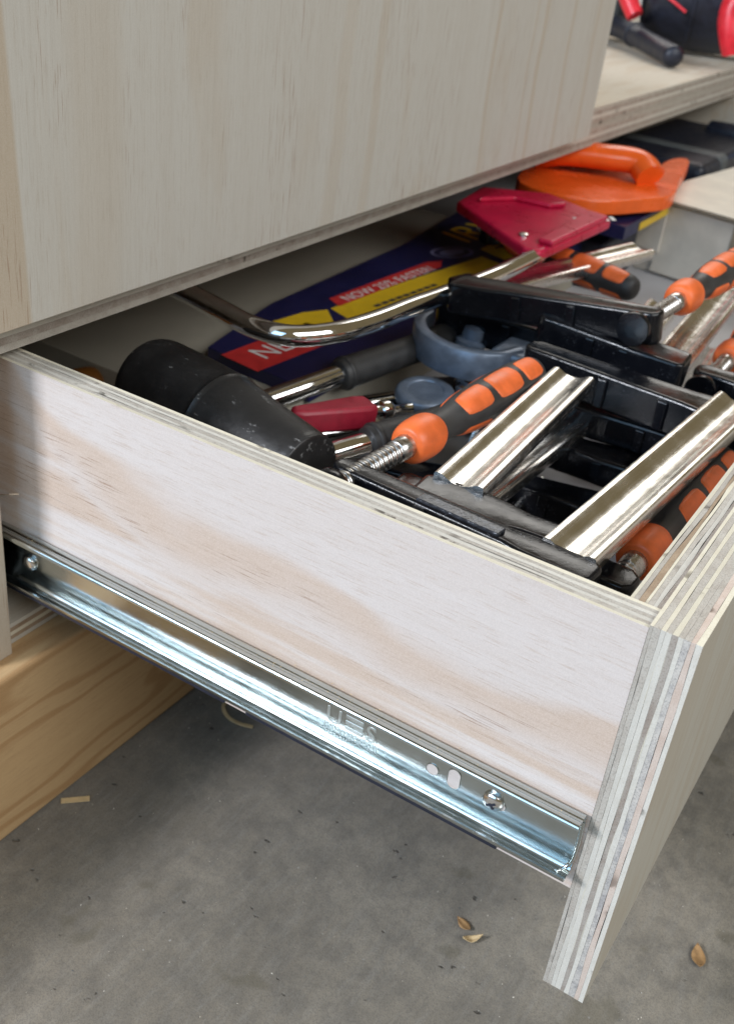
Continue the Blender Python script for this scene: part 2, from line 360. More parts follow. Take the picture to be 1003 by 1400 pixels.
def ply_board(parent, axis, t0, layers, u, v, face0='edge_white', face1='edge_white', wav=0.18, uneven=0.16, seed=0, step=9, glue=0.008):
    """plywood: one closed sheet per ply, with wavy glue lines and slightly uneven rims. axis: thickness axis; u, v: ranges of the other two axes"""
    rng = random.Random(seed); n = len(layers); tb = [t0]
    for th, *_ in layers: tb.append(tb[-1] + th)
    def put(t, a, b): return {'X': (t, a, b), 'Y': (a, t, b), 'Z': (a, b, t)}[axis]
    nu = max(2, int((u[1] - u[0]) / step)); nv = max(2, int((v[1] - v[0]) / step)); nu = min(nu, 90)
    per = [(u[0] + (u[1] - u[0]) * i / nu, v[0]) for i in range(nu)] + [(u[1], v[0] + (v[1] - v[0]) * i / nv) for i in range(nv)] \
        + [(u[1] - (u[1] - u[0]) * i / nu, v[1]) for i in range(nu)] + [(u[0], v[1] - (v[1] - v[0]) * i / nv) for i in range(nv)]
    cu, cv = (u[0] + u[1]) / 2, (v[0] + v[1]) / 2
    def wob(j, a, b):
        if j in (0, n): return 0
        return wav * 2.2 * noise.noise(Vector((a * 0.045, b * 0.045, j * 7.3 + seed)))
    for j, (th, mt, *m2) in enumerate(layers):
        e = rng.uniform(0, uneven) if 0 < j < n - 1 else 0
        vs, fs = [], []; K = len(per)
        for side in (0, 1):
            for a, b in per:
                aa = a + (e if a < cu else -e); bb = b + (e if b < cv else -e)
                gap = glue if 0 < j + side < n else 0
                vs.append(put(tb[j + side] + wob(j + side, a, b) + (gap if side == 0 else -gap), aa, bb))
        for k in range(K):
            q = (k + 1) % K; fs.append((k, q, K + q, K + k))
        fs.append(tuple(range(K))); fs.append(tuple(range(K, 2 * K)))
        fm = [0] * nu + [3] * nv + [0] * nu + [3] * nv + [1 if j == 0 else 0, 2 if j == n - 1 else 0]
        mesh('ply', vs, fs, [mt, face0, face1, m2[0] if m2 else mt], parent, fm=fm)

# ================================================================== the setting
fl = mesh('floor', [(-3000, -3000, -261.7), (3500, -3000, -261.7), (3500, 4000, -261.7), (-3000, 4000, -261.7)], [(0, 1, 2, 3)], 'concrete'); tag(fl, kind='structure')

# ------------------------------------------------------------------ cabinet carcass
cab = empty('plywood_cabinet', (-500, 600, -261.7))
tag(cab, 'pale plywood cabinet standing on a pine beam, open drawer below its shelf', 'cabinet')
off = Vector((-500, 600, -261.7))
class Sub:                      # shift world millimetres into a thing's frame
    pass
def rel(pts, o=off): return [tuple(Vector(p) - o) for p in pts]
def rbox(name, lo, hi, mats, parent, o, **k):
    return box(name, tuple(Vector(lo) - Vector(o)), tuple(Vector(hi) - Vector(o)), mats, parent, **k)
SHELF = [(3.4, 'edge_grey'), (3.5, 'edge_dark'), (3.3, 'edge_white'), (3.6, 'edge_dark'), (3.2, 'edge_grey')]  # dark plies: grain tone plus shade under the front panel put into colour
shelf = empty('shelf', (0, 0, 0)); shelf.parent = cab
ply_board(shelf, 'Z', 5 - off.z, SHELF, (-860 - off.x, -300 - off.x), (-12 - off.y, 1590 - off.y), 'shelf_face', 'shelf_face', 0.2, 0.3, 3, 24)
shelf2 = empty('shelf', (0, 0, 0)); shelf2.parent = cab
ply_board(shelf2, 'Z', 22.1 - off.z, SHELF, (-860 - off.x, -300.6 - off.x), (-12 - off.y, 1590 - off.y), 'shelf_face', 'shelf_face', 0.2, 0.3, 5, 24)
rbox('end_panel', (-860, -31, -157), (-298, -13, 190), 'panel_face', cab, off)
rbox('end_panel', (-860, 1590, -157), (-300, 1608, 190), 'panel_face', cab, off)
rbox('back_panel', (-872, -31, -157), (-861, 1608, 190), 'shelf_face', cab, off)
bs = empty('bottom_board'); bs.parent = cab
ply_board(bs, 'Z', -156.6 - off.z, [(2.6, 'edge_white'), (2.4, 'edge_brown'), (2.4, 'edge_cream'), (2.6, 'edge_brown'), (2.4, 'edge_white')], (-860 - off.x, -304 - off.x), (-12.5 - off.y, 1589 - off.y), 'shelf_face', 'shelf_face', 0.2, 0.3, 9, 30)
tb = rbox('base_beam', (-330, -420, -261.5), (-284.9, 1640, -156.9), 'timber', cab, off, bevel=2.2, seg=3)
# cabinet half of the runner, greasy, seen as a dark end beside the end panel
rail = empty('cabinet_runner'); rail.parent = cab
rbox('outer_channel', (-840, -12.8, -128), (-312, -9.5, -80), 'grease', rail, off, bevel=1)
tube('ball_cage', rel([(-312, -7, -84), (-309, -8.5, -94), (-308, -9, -106), (-310, -8, -118)]), 2.6, 'grease', rail, n=6, seg=8)
tube('ball_cage', rel([(-311, -6, -122), (-309, -8, -130), (-310, -9, -137)]), 2.4, 'grease', rail, n=6, seg=8)
mesh('metal_tab', rel([(-306, -11, -66.5), (-292, -7, -62), (-293, -5, -63.5), (-306, -7, -69), (-306, -11, -67.3), (-292, -7, -62.8), (-293, -5, -64.3), (-306, -7, -69.8)]),
     [(0, 1, 2, 3), (7, 6, 5, 4), (0, 1, 5, 4), (1, 2, 6, 5), (2, 3, 7, 6), (3, 0, 4, 7)], 'nickel', rail)

# ------------------------------------------------------------------ closed drawer above: only its front shows
up = empty('closed_drawer', (-291, 300, 24.5)); tag(up, 'closed upper drawer with a flat pale plywood front and vertical grain', 'drawer')
uo = (-291, 300, 24.5)
def panel_front():
    # face coordinates are kept near the world ones so that the streaks stay put
    vs = [(-299.9, -30, 23.8), (-282, -30, 23.8), (-282, 631, 23.8), (-299.9, 631, 23.8), (-299.9, -30, 176), (-282, -30, 176), (-282, 631, 176), (-299.9, 631, 176)]
    o = mesh('front_panel', vs, [(0, 1, 2, 3), (4, 5, 6, 7), (0, 1, 5, 4), (1, 2, 6, 5), (2, 3, 7, 6), (3, 0, 4, 7)], 'panel_face', up, bevel=0.5)
    o.location = -Vector(uo) * S
panel_front()
b = box('drawer_box', (-840, 20, 45), (-300.2, 600, 170), 'shelf_face', up); b.location = -Vector(uo) * S

# ================================================================== the open drawer
dr = empty('open_drawer', (0, 0, -190)); do = Vector((0, 0, -190))
tag(dr, 'open plywood drawer full of clamps and hand tools, pulled out on a metal runner', 'drawer')
ZT = 1.3
ff = empty('false_front'); ff.parent = dr
ply_board(ff, 'X', 0.05, [(1.5, 'edge_cream', 'edge_grey'), (2.2, 'edge_grey', 'edge_grey'), (1.8, 'edge_cream', 'edge_white'), (2.3, 'edge_grey', 'edge_white'), (1.9, 'edge_cream', 'edge_dark'), (2.0, 'edge_grey', 'edge_white'), (2.2, 'edge_grey', 'edge_blue'), (2.2, 'edge_pink', 'edge_pink'), (1.9, 'edge_cream', 'edge_white')],
          (0.0, 1240), (-185.8 + 190, ZT + 190), 'side_face', 'front_face', 0.24, 0.10, 11, 7, 0.035)
sd = empty('near_side'); sd.parent = dr
ply_board(sd, 'Y', 0.2, [(1.7, 'edge_cream'), (2.0, 'edge_grey'), (1.9, 'edge_white'), (2.1, 'edge_grey'), (1.8, 'edge_white'), (2.0, 'edge_grey'), (1.7, 'edge_cream')],
          (-640, -0.1), (-128.6 + 190, 0 + 190), 'side_face', 'shelf_face', 0.26, 0.07, 23, 8, 0.022)
for o in sd.children:           # the veneer figure is written in world millimetres
    o.location = (0, 0, 190 * S)
    for v in o.data.vertices: v.co.z -= 190 * S
bf = empty('box_front'); bf.parent = dr
ply_board(bf, 'X', -11.6, [(1.4, 'edge_cream'), (1.9, 'edge_grey'), (1.7, 'edge_brown'), (1.3, 'edge_cream'), (2.0, 'edge_grey'), (1.5, 'edge_white'), (1.7, 'edge_dark')],
          (13.6, 1200), (-120 + 190, -0.4 + 190), 'shelf_face', 'shelf_face', 0.30, 0.08, 31, 12, 0.04)
rbox('far_side', (-640, 1200.4, -127), (-0.2, 1213, 0), 'shelf_face', dr, do)
rbox('box_back', (-652, 13.6, -120), (-640.4, 1200, -6), 'shelf_face', dr, do)
rbox('bottom_panel', (-640, 13.5, -119), (-11.7, 1200, -112), 'drawer_floor', dr, do)

# runner half on the drawer: pressed channel with curled races, logo, holes and screws
run = empty('drawer_runner'); run.parent = dr
mid = [(-9.7, -89.2), (-9.85, -88.4), (-9.4, -87.5), (-8.4, -87.1), (-7.2, -87.3), (-6.4, -87.9), (-5.6, -88.1), (-4.8, -87.7), (-3.6, -87.1), (-2.4, -87.4), (-1.6, -88.4), (-1.25, -90.2), (-1.25, -90.8), (-1.25, -91.4), (-1.25, -92.0),
       (-1.25, -109.8), (-1.25, -110.4), (-1.25, -111.0), (-1.25, -111.6), (-1.55, -113.8), (-2.3, -115.8), (-3.4, -117.0), (-4.4, -117.2), (-5.2, -116.6), (-6.0, -116.8), (-7.0, -117.5), (-8.2, -117.4), (-9.2, -116.6), (-9.7, -115.6), (-9.8, -114.5)]
def offset(pl, t):
    out = []
    for i, p in enumerate(pl):
        a = pl[max(i - 1, 0)]; b = pl[min(i + 1, len(pl) - 1)]; dx, dy = b[0] - a[0], b[1] - a[1]; l = math.hypot(dx, dy)
        out.append((p[0] - dy / l * t, p[1] + dx / l * t))
    return out
prof = [(p, q + 190) for p, q in offset(mid, 0.45) + offset(mid, -0.45)[::-1]]
extrude_profile('channel', prof, -560, -1.6, 'X', 'zinc', run, sharp=60)
# inner end stop: rounded lip closing the channel by the front
tube('end_stop', [(-2.2, -1.4, -91.5 + 190), (-1.8, -1.6, -104 + 190), (-2.4, -2.2, -113 + 190), (-4.6, -4.5, -116.4 + 190), (-6, -6.6, -116.7 + 190)], 0.8, 'zinc', run, n=8, seg=10)
rbox('dark_reflection_strip', (-560, -6.2, -122.6), (-168, -0.4, -118.2), 'shade_dark', run, do, bevel=0.4)  # added strip, paints the dark reflection below the channel lip
rbox('dark_reflection_strip', (-156, -6.2, -122.6), (-31, -0.4, -118.2), 'shade_dark', run, do, bevel=0.4)
def pan_screw(x, z, tilt=0):
    """uncut pan head; the cross is a separate dark shape"""
    bm = bmesh.new(); seg = 24; prof = [(0, 4.3), (0.7, 4.55), (1.4, 4.2), (2.1, 3.3), (2.55, 2.0), (2.7, 0.8)]
    rings = []
    for s, r in prof: rings.append([bm.verts.new((r * math.cos(2 * math.pi * k / seg) * S, -s * S, r * math.sin(2 * math.pi * k / seg) * S)) for k in range(seg)])
    for i in range(len(rings) - 1):
        for k in range(seg): bm.faces.new((rings[i][k], rings[i][(k + 1) % seg], rings[i + 1][(k + 1) % seg], rings[i + 1][k]))
    bm.faces.new(rings[-1]); bm.faces.new(rings[0])
    for f in bm.faces: f.smooth = True
    bmesh.ops.recalc_face_normals(bm, faces=bm.faces)
    me = bpy.data.meshes.new('screw'); bm.to_mesh(me); bm.free(); me.materials.append(M['nickel'])
    o = link('screw', me, run); o.location = (x * S, -1.7 * S, (z + 190) * S); o.rotation_euler = (R(6), 0, R(tilt))
    return o
def recess_shade(x, z, tilt):  # dark raised cross on the head paints the shade of its recess
    w, l, t = 0.55, 2.3, 2.75
    pts = [(-w, -l), (w, -l), (w, -w), (l, -w), (l, w), (w, w), (w, l), (-w, l), (-w, w), (-l, w), (-l, -w), (-w, -w)]
    c, s = math.cos(tilt), math.sin(tilt); pts = [(a * c - b * s, a * s + b * c) for a, b in pts]
    vs = [(x + a, -2.6, z + 190 + b) for a, b in pts] + [(x + a, -1.7 - (2.62 if math.hypot(a, b) > 1.2 else 2.80), z + 190 + b) for a, b in pts]; n = 12
    mesh('recess_shade', vs, [tuple(range(n)), tuple(range(n, 2 * n))] + [(k, (k + 1) % n, n + (k + 1) % n, n + k) for k in range(n)], 'shade_dark', run)
pan_screw(-37.8, -103.1, 4); recess_shade(-37.8, -103.3, 0.6)
pan_screw(-293.5, -104.4)
def plate_hole(name, x, z, hw, hh):
    """punched hole: the wood behind seen through a rolled rim"""
    n = 28; ring = []
    for k in range(n):
        t = 2 * math.pi * k / n; c, s = math.cos(t), math.sin(t)
        ring.append((x + hw * c, z + 190 + (hh - hw) * (1 if s > 0 else -1) + hw * s))
    vs = [(a, -1.78, b) for a, b in ring]; mesh(name, vs, [tuple(range(n))], 'side_face', run)
    P = [(a, -1.80, b) for a, b in ring]
    vs, fs = [], []
    cx, cz = x, z + 190
    for r_, dy in ((1.0, 0), (1.0, -0.25), (1.10, -0.25), (1.12, 0.0)):
        for a, b in ring: vs.append((cx + (a - cx) * r_, -1.74 + dy, cz + (b - cz) * (1 + (r_ - 1) * hw / hh)))
    for i in range(3):
        for k in range(n): fs.append((i * n + k, i * n + (k + 1) % n, (i + 1) * n + (k + 1) % n, (i + 1) * n + k))
    mesh('hole_rim', vs, fs, 'zinc', run, smooth=True)
plate_hole('round_hole', -65.4, -103.2, 2.6, 2.61)
plate_hole('slot_hole', -55.6, -102.6, 2.7, 4.9)
plate_hole('slot_hole', -34.6, -104.0, 2.2, 2.21)
UP = (R(90), 0, 0)
text('lettering', 'U', 11.8, 'stamp', run, (-117.5, -1.62, 84.0), UP, 0.22, 0.07)
for k in range(3): rbox('lettering', (-107.6, -2.05, -105.8 + 3.1 * k), (-98.9, -1.62, -104.0 + 3.1 * k), 'stamp', run, do, bevel=0.2)
text('lettering', 'S', 11.8, 'stamp', run, (-97.6, -1.62, 84.0), UP, 0.22, 0.07)
text('lettering', 'International', 5.2, 'stamp', run, (-118.2, -1.62, 79.9), UP, 0.14, 0.03)
text('lettering', 'www.', 4.4, 'stamp', run, (-115.5, -1.72, 76.6), UP, 0.14, 0.03)

# ================================================================== clamps
def jaw(name, parent, T, side, y0, zc, h=17, w0=26, w1=17, bev=2.4):
    a, b = w0 / 2, w1 / 2; x = lambda v: v * side
    pts = [(16, -a + 3), (16, a - 3), (12.5, a), (-15, a), (-24, a - 1.6), (-T + 8, b), (-T - 5, b), (-T - 10, b * 0.45), (-T - 10, -b * 0.5), (-T - 6, -b), (-T + 8, -b), (-24, -a + 1.6), (-15, -a), (12.5, -a)]
    pts = [(-x(p), q + y0) for p, q in pts]            # side=+1: arm towards +x
    return prism(name, pts, zc - h / 2, zc + h / 2, 'black_paint', parent, bevel=bev, pocket=4.6, depth=1.0, smooth=True, seg=3)
def rib(parent, T, side, y0, zc, w0, w1, h):
    # raised flange blocks on the long face towards the viewer
    for f in (0.30, 0.62):
        x = side * T * f; yb = y0 - (w0 / 2 + (w1 / 2 - w0 / 2) * f) + 0.8
        box('rib', (x - 3, yb - 2.2, zc - h * 0.42), (x + 3, yb, zc + h * 0.36), 'black_paint', parent, bevel=0.8)
BARP = []
def bar_profile(w=24, t=8.6):
    a, b = w / 2, t / 2; g = w * 0.31; r = 1.4
    half = [(a, 0), (a, b - r), (a - 0.15, b - 0.75), (a - 0.55, b - 0.25), (a - r, b), (g + 2.0, b), (g + 1.2, b - 0.15)]
    half += [(g * k / 5, b - 0.15 - 2.6 * (1 - (k / 5) ** 2) ** 0.8 - 0.25 * (k < 5)) for k in (5, 4.6, 4, 3, 2, 1, 0)][1:]
    top = half + [(-x, z) for x, z in half[:-1][::-1]]
    return top + [(-x, -z) for x, z in top[1:-1]]
def bar(parent, y0, y1, z=0, w=24, t=8.6):
    pr = bar_profile(w, t)
    seen = []; 
    for p in pr:
        if not seen or (abs(p[0] - seen[-1][0]) + abs(p[1] - seen[-1][1])) > 1e-4: seen.append(p)
    if abs(seen[0][0] - seen[-1][0]) + abs(seen[0][1] - seen[-1][1]) < 1e-4: seen.pop()
    return extrude_profile('bar', [(p, q + z) for p, q in seen], y0, y1, 'Y', 'bar_steel', parent, sharp=30)
GRIP = [(0, 8.6), (6, 7.8), (13, 7.6), (20, 8.6), (30, 10.2), (45, 11.2), (62, 11.6), (80, 11.3), (95, 10.6), (102, 9.4), (106, 6.5), (107, 1.0)]
def grip_r(s):
    for (a, r), (b, q) in zip(GRIP, GRIP[1:]):
        if a <= s <= b: t = (s - a) / (b - a); t = t * t * (3 - 2 * t) if False else t; return r + (q - r) * t
    return 1.0
def smooth_prof(pr, n=4):
    P = catmull([(a, b, 0) for a, b in pr], n); return [(p.x, max(p.y, 0.3)) for p in P]
def handle(parent, x, y, z, twist=0.0):
    """threaded spindle comes up to y; collar, ferrule and grip follow along +Y"""
    lathe('ferrule', [(-9, 5.0), (-8.5, 5.6), (-2, 5.8), (3, 6.4), (6, 6.6)], (x, y, z), (0, 1, 0), 'thread', parent, 20)
    lathe('collar', smooth_prof([(0, 5.8), (0.8, 8.6), (4, 10.2), (10, 10.9), (17, 10.8), (21, 9.8), (23.5, 8.6)]), (x, y, z), (0, 1, 0), 'orange', parent, 36)
    lathe('grip', smooth_prof(GRIP), (x, y + 22, z), (0, 1, 0), 'grip_black', parent, 36)
    d, u, w = frame((0, 1, 0)); o = Vector((x, y + 22, z))
    for (s0, s1, half) in ((20, 45, 0.74), (48, 76, 0.76), (79, 100, 0.70)):
        for k in range(3):
            c = twist + k * math.pi * 2 / 3; vs, fs = [], []; nu, nv = 14, 12
            for i in range(nv + 1):
                s = s0 + (s1 - s0) * i / nv; q = (i / nv * 2 - 1); hw = half * (1 - abs(q) ** 8) ** 0.5 * (0.80 + 0.20 * (1 if abs(q) < 0.2 else 1 - abs(q) * 0.2))
                hw = max(hw, 0.20)
                for j in range(nu + 1):
                    p = j / nu * 2 - 1; t = c + hw * p
                    edge = max(abs(p), abs(q)); lift = 0.45 if edge < 0.93 else -0.35
                    vs.append(tuple(o + d * s + (u * math.cos(t) + w * math.sin(t)) * (grip_r(s) + lift + 0.15)))
            for i in range(nv):
                for j in range(nu): a = i * (nu + 1) + j; fs.append((a, a + 1, a + nu + 2, a + nu + 1))
            mesh('inlay', vs, fs, 'orange', parent, smooth=True, sharp=70)
def spindle(parent, x, y0, y1, z, r=5.0, pitch=3.4):
    seg = 24; n = int((y1 - y0) / pitch * 10); vs, fs = [], []
    for i in range(n + 1):
        y = y0 + (y1 - y0) * i / n
        for k in range(seg):
            t = 2 * math.pi * k / seg; ph = math.cos(2 * math.pi * y / pitch - t); rr = r + 0.62 * max(-0.75, min(0.75, ph * 1.1))
            vs.append((x + rr * math.cos(t), y, z + rr * math.sin(t)))
    for i in range(n):
        for k in range(seg): q = (k + 1) % seg; fs.append((i * seg + k, i * seg + q, (i + 1) * seg + q, (i + 1) * seg + k))
    fs.append(tuple(range(seg))); fs.append(tuple(n * seg + k for k in range(seg)))
    return mesh('spindle', vs, fs, 'thread', parent, smooth=True, sharp=80)
def f_clamp(label, loc, rz=0, ry=0, rx=0, side=-1, T=100, bar_y=(-10, 230), bar_z=0, screw_jaw=None, fixed=None, collar=None, w1=17, twist=0.3, pad=True, barw=24, h=17, w0=26, sz=0, fh=18):
    """local frame: bar along +Y through the origin; screw_jaw=(y,z), fixed=(y,z,T,side); collar=y where the orange collar starts"""
    t = empty('bar_clamp', loc, rz, ry, rx); tag(t, label, 'clamp', 'bar clamps in the drawer')
    bar(t, bar_y[0], bar_y[1], bar_z, barw)
    if screw_jaw:
        y, z = screw_jaw; j = jaw('sliding_jaw', t, T, side, y, z, w1=w1, h=h, w0=w0); rib(t, T, side, y, z, w0, w1, h)
        if collar:
            spindle(t, side * T, y - 13, collar - 4, z + sz); handle(t, side * T, collar, z + sz, twist)
            if pad: lathe('swivel_pad', [(0, 9.5), (1, 10), (5, 9.6), (8, 6.5), (9, 4)], (side * T, y - 20, z + sz), (0, 1, 0), 'black_paint', t, 24)
    if fixed:
        y, z, T2, s2 = fixed; jaw('fixed_jaw', t, T2, s2, y, z, w1=max(w1, 17), h=fh); rib(t, T2, s2, y, z, 26, max(w1, 17), fh)
    return t
ca = f_clamp('bar clamp nearest the plywood side, black jaw along the edge', (-49, 52, -22), rz=-3.5, side=-1, T=101, bar_y=(5, 212), screw_jaw=(-2, -2), fixed=(204, -12, 114, -1), fh=22, collar=39, twist=1.15, h=11, w0=17, w1=12, sz=0)
box('name_plate', (-66, -7, 2.2), (-26, -0.5, 4.2), 'black_speckle', ca, bevel=0.6)
f_clamp('bar clamp whose bright bar lies bare in the middle with its cut end up', (-110, 74, -24), rz=3.4, side=1, bar_y=(5, 158), fixed=(-5, -7, 44, 1))
f_clamp('bar clamp with orange handle squeezed along the inside of the drawer front', (-126, 76, -47), rz=-1.5, side=1, T=94, bar_y=(-8, 215), bar_z=-12, screw_jaw=(0, 8), fixed=(186, -8, 66, 1), collar=26, twist=0.75, pad=False)
f_clamp('topmost bar clamp of the pile, jaw over the bent chrome tube', (-216, 302, -18), rz=-3, ry=-8, side=1, T=112, bar_y=(10, 60), bar_z=-12, screw_jaw=(0, -3), collar=52, twist=1.35, h=20, sz=2)
f_clamp('bar clamp second from the top of the pile, jaw end with bright glint', (-92, 300, -40), rz=4, ry=3, side=-1, bar_y=(-6, 280), fixed=(-4, 12, 66, -1), fh=22)
f_clamp('bar clamp with orange handle by the drawer front behind the pile of jaws', (-18, 345, -46), rz=1, side=-1, T=52, bar_y=(-10, 260), screw_jaw=(0, 0), collar=44, twist=1.2)
f_clamp('bar clamp lying crosswise with its orange and black handle butt out', (-300, 566, -48), rz=-107, side=1, T=40, bar_y=(-20, 26), screw_jaw=(0, 0), collar=22, twist=1.0, pad=False)
f_clamp('bar clamp with a bare bright bar pointing at the cardboard box', (-233, 430, -44), rz=-14, side=1, bar_y=(-60, 150), fixed=(-64, 0, 40, 1))
f_clamp('bar clamp whose black jaw lies behind the blue grey wrench', (-132, 338, -56), rz=5, side=-1, T=112, bar_y=(8, 150), screw_jaw=(0, 6), h=24)
f_clamp('bar clamp buried under the nearest orange handle', (-150, 176, -90), rz=14, side=-1, T=84, bar_y=(8, 90), screw_jaw=(0, 4), h=20)
f_clamp('bar clamp buried beside the red lever and the mallet end', (-128, 118, -96), rz=4, side=-1, T=96, bar_y=(8, 120), screw_jaw=(0, 2), h=20)
f_clamp('bar clamp on the drawer floor under the wrench and spanner', (-176, 306, -98), rz=12, side=-1, T=70, bar_y=(8, 100), screw_jaw=(0, 0), h=22)
f_clamp('bar clamp low in the pile under the two bright bars', (-78, 247, -76), rz=6, side=-1, T=62, bar_y=(-8, 240), screw_jaw=(0, 2))
f_clamp('lowest bar clamp in the pile, jaw just above the drawer floor', (-76, 218, -94), rz=8, side=-1, T=60, bar_y=(-8, 230), screw_jaw=(0, 4))

# ================================================================== hacksaw
hs = empty('hacksaw', (-225, 430, -20)); ho = Vector((-225, 430, -20))
tag(hs, 'hacksaw with bent chrome tube frame and magenta red handle', 'hacksaw')
tube('frame_tube', rel([(-470, 196, -26), (-400, 184, -24), (-346, 172, -22), (-311, 164, -22), (-283, 158, -22), (-261, 163, -22), (-247, 184, -22), (-240, 216, -22), (-237, 254, -22), (-235, 298, -24), (-231, 360, -25), (-232, 436, -27)], ho), 6.2, 'chrome', hs, n=8, seg=24)
tube('blade_post', rel([(-470, 196, -26), (-486, 200, -26), (-494, 214, -26)], ho), 5, 'chrome', hs, n=6)
hp = [(-332, 493), (-341, 556), (-292, 590), (-222, 558), (-226, 424), (-240, 424)]
h = prism('handle', [(a - ho.x, b - ho.y) for a, b in hp], -9, 0, 'magenta', hs, bevel=2.6, smooth=True, seg=3)
prism('handle_rib', [(a - ho.x, b - ho.y) for a, b in [(-236, 440), (-224, 440), (-222, 548), (-240, 552)]], 0.1, 4.5, 'magenta', hs, bevel=1.8, seg=3)
prism('handle_rib', [(a - ho.x, b - ho.y) for a, b in [(-318, 505), (-322, 548), (-290, 570), (-262, 556), (-270, 540), (-300, 536)]], 0.1, 4.0, 'magenta', hs, bevel=1.6, seg=3)
lathe('frame_screw', [(0, 4.2), (1.4, 4.0), (2.2, 2.4), (2.4, 0.3)], rel([(-252, 450, -19.9)], ho)[0], (0, 0, 1), 'nickel', hs, 18)
box('blade', (-250, -240, -0.5), (-238, 60, 0.5), 'grey_cast', hs, bevel=0.1)
for k in range(6): mesh('handle_print', rel([(-246 + 4 * k, 530 + 6 * k, -19.6), (-234 + 3 * k, 522 + 6 * k, -19.6), (-232 + 3 * k, 525.5 + 6 * k, -19.6), (-244 + 4 * k, 533.5 + 6 * k, -19.6)], ho), [(0, 1, 2, 3)], 'white_print', hs)

# ================================================================== orange-handled saw in its yellow card
os_ = empty('panel_saw', (-280, 720, -40)); oo = Vector((-280, 720, -40)); tag(os_, 'saw with glossy orange loop handle in a yellow and navy card sleeve', 'saw')
lp = [(-330, 610), (-262, 606), (-228, 660), (-216, 700), (-232, 770), (-250, 858), (-262, 868), (-268, 840), (-264, 780), (-268, 748), (-300, 730), (-330, 716), (-352, 690)]
prism('handle_body', rounded([(a - oo.x, b - oo.y) for a, b in lp]), 5, 18, 'orange_gloss', os_, bevel=4.5, smooth=True, seg=4)
tube('handle_grip', rel([(-348, 684, -14), (-322, 690, -6), (-290, 706, -5), (-262, 720, -6), (-244, 712, -14)], oo), [15, 16], 'orange_gloss', os_, n=8, seg=20, flat=0.75)
box('card_sleeve', (-70, -100, -12), (52, 60, 0), 'navy', os_, bevel=0.4)
mesh('yellow_stripe', rel([(-318, 640, -39.8), (-300, 626, -39.8), (-228, 728, -39.8), (-240, 752, -39.8)], oo), [(0, 1, 2, 3)], 'yellow', os_)
box('yellow_edge', (52.05, -60, -11), (52.6, 40, -4), 'yellow', os_, bevel=0.1)

# ================================================================== navy blade pack with print, on a flat beige box
bb = rbox('flat_carton', (-560, 150, -111.9), (-272, 640, -78), 'beige', None, (-416, 395, -111.9), bevel=0.8); bb.location = Vector((-416, 395, -111.9)) * S
tag(bb, 'flat beige carton lying under the navy blade pack in the shade', 'carton')
bp = empty('blade_pack', (-320, 420, -77.9)); tag(bp, 'navy and yellow printed blade pack with red banners, under the chrome tube', 'packaging')
prism('card', [(a + 320, b - 420) for a, b in [(-268, 198), (-352, 204), (-371, 297), (-379, 502), (-398, 640), (-398, 748), (-272, 748)]], 0, 9, 'navy', bp, bevel=0.5)
def onc(x, y, z=9.15): return (x + 320, y - 420, z)
def patch(name, pts, mat, z=9.12): return mesh(name, [onc(a, b, z) for a, b in pts], [tuple(range(len(pts)))], mat, bp)
patch('red_banner', [(-338, 200), (-306, 196), (-300, 268), (-318, 290), (-332, 286)], 'red_print')
text('lettering', 'NEW', 24, 'white_print', bp, onc(-314, 214, 9.3), (0, 0, R(85)), 0.03)
patch('yellow_panel', [(-350, 268), (-324, 274), (-318, 300), (-336, 318), (-345, 300)], 'yellow')
patch('yellow_panel', [(-336, 322), (-300, 308), (-276, 440), (-297, 520), (-316, 524), (-328, 420)], 'yellow')
patch('red_banner', [(-348, 338), (-334, 330), (-326, 470), (-334, 486), (-341, 472)], 'red_print', 9.16)
text('lettering', 'NOW 25% FASTER!', 14, 'white_print', bp, onc(-335, 344, 9.3), (0, 0, R(85.5)), 0.03, sx=1.0)
for k in range(9): patch('fine_print', [(-318 + k * 0.9, 350 + k * 9), (-314 + k * 0.9, 350 + k * 9), (-313 + k * 0.9, 357 + k * 9), (-317 + k * 0.9, 357 + k * 9)], 'dark_print', 9.2)
ov = [(-339 + 14 * math.cos(t) + 5 * math.sin(t), 513 + 21 * math.sin(t)) for t in [2 * math.pi * k / 28 for k in range(28)]]
patch('oval_badge', ov, 'pale_blue_print', 9.18)
patch('oval_badge', [(-339 + (a + 339) * 0.8, 513 + (b - 513) * 0.86) for a, b in ov], 'navy', 9.24)
patch('oval_badge', [(-339 + (a + 339) * 0.5, 513 + (b - 513) * 0.65) for a, b in ov], 'pale_blue_print', 9.28)
text('lettering', 'IRWIN', 47, 'yellow', bp, onc(-342, 545, 9.35), (0, 0, R(87)), 0.03, shear=0.15, sx=1.15)
patch('yellow_panel', [(-327, 542), (-323, 599), (-293, 590), (-298, 531)], 'yellow', 9.14)
text('lettering', 'T', 26, 'dark_print', bp, onc(-302, 554, 9.3), (0, 0, R(86)), 0.03)

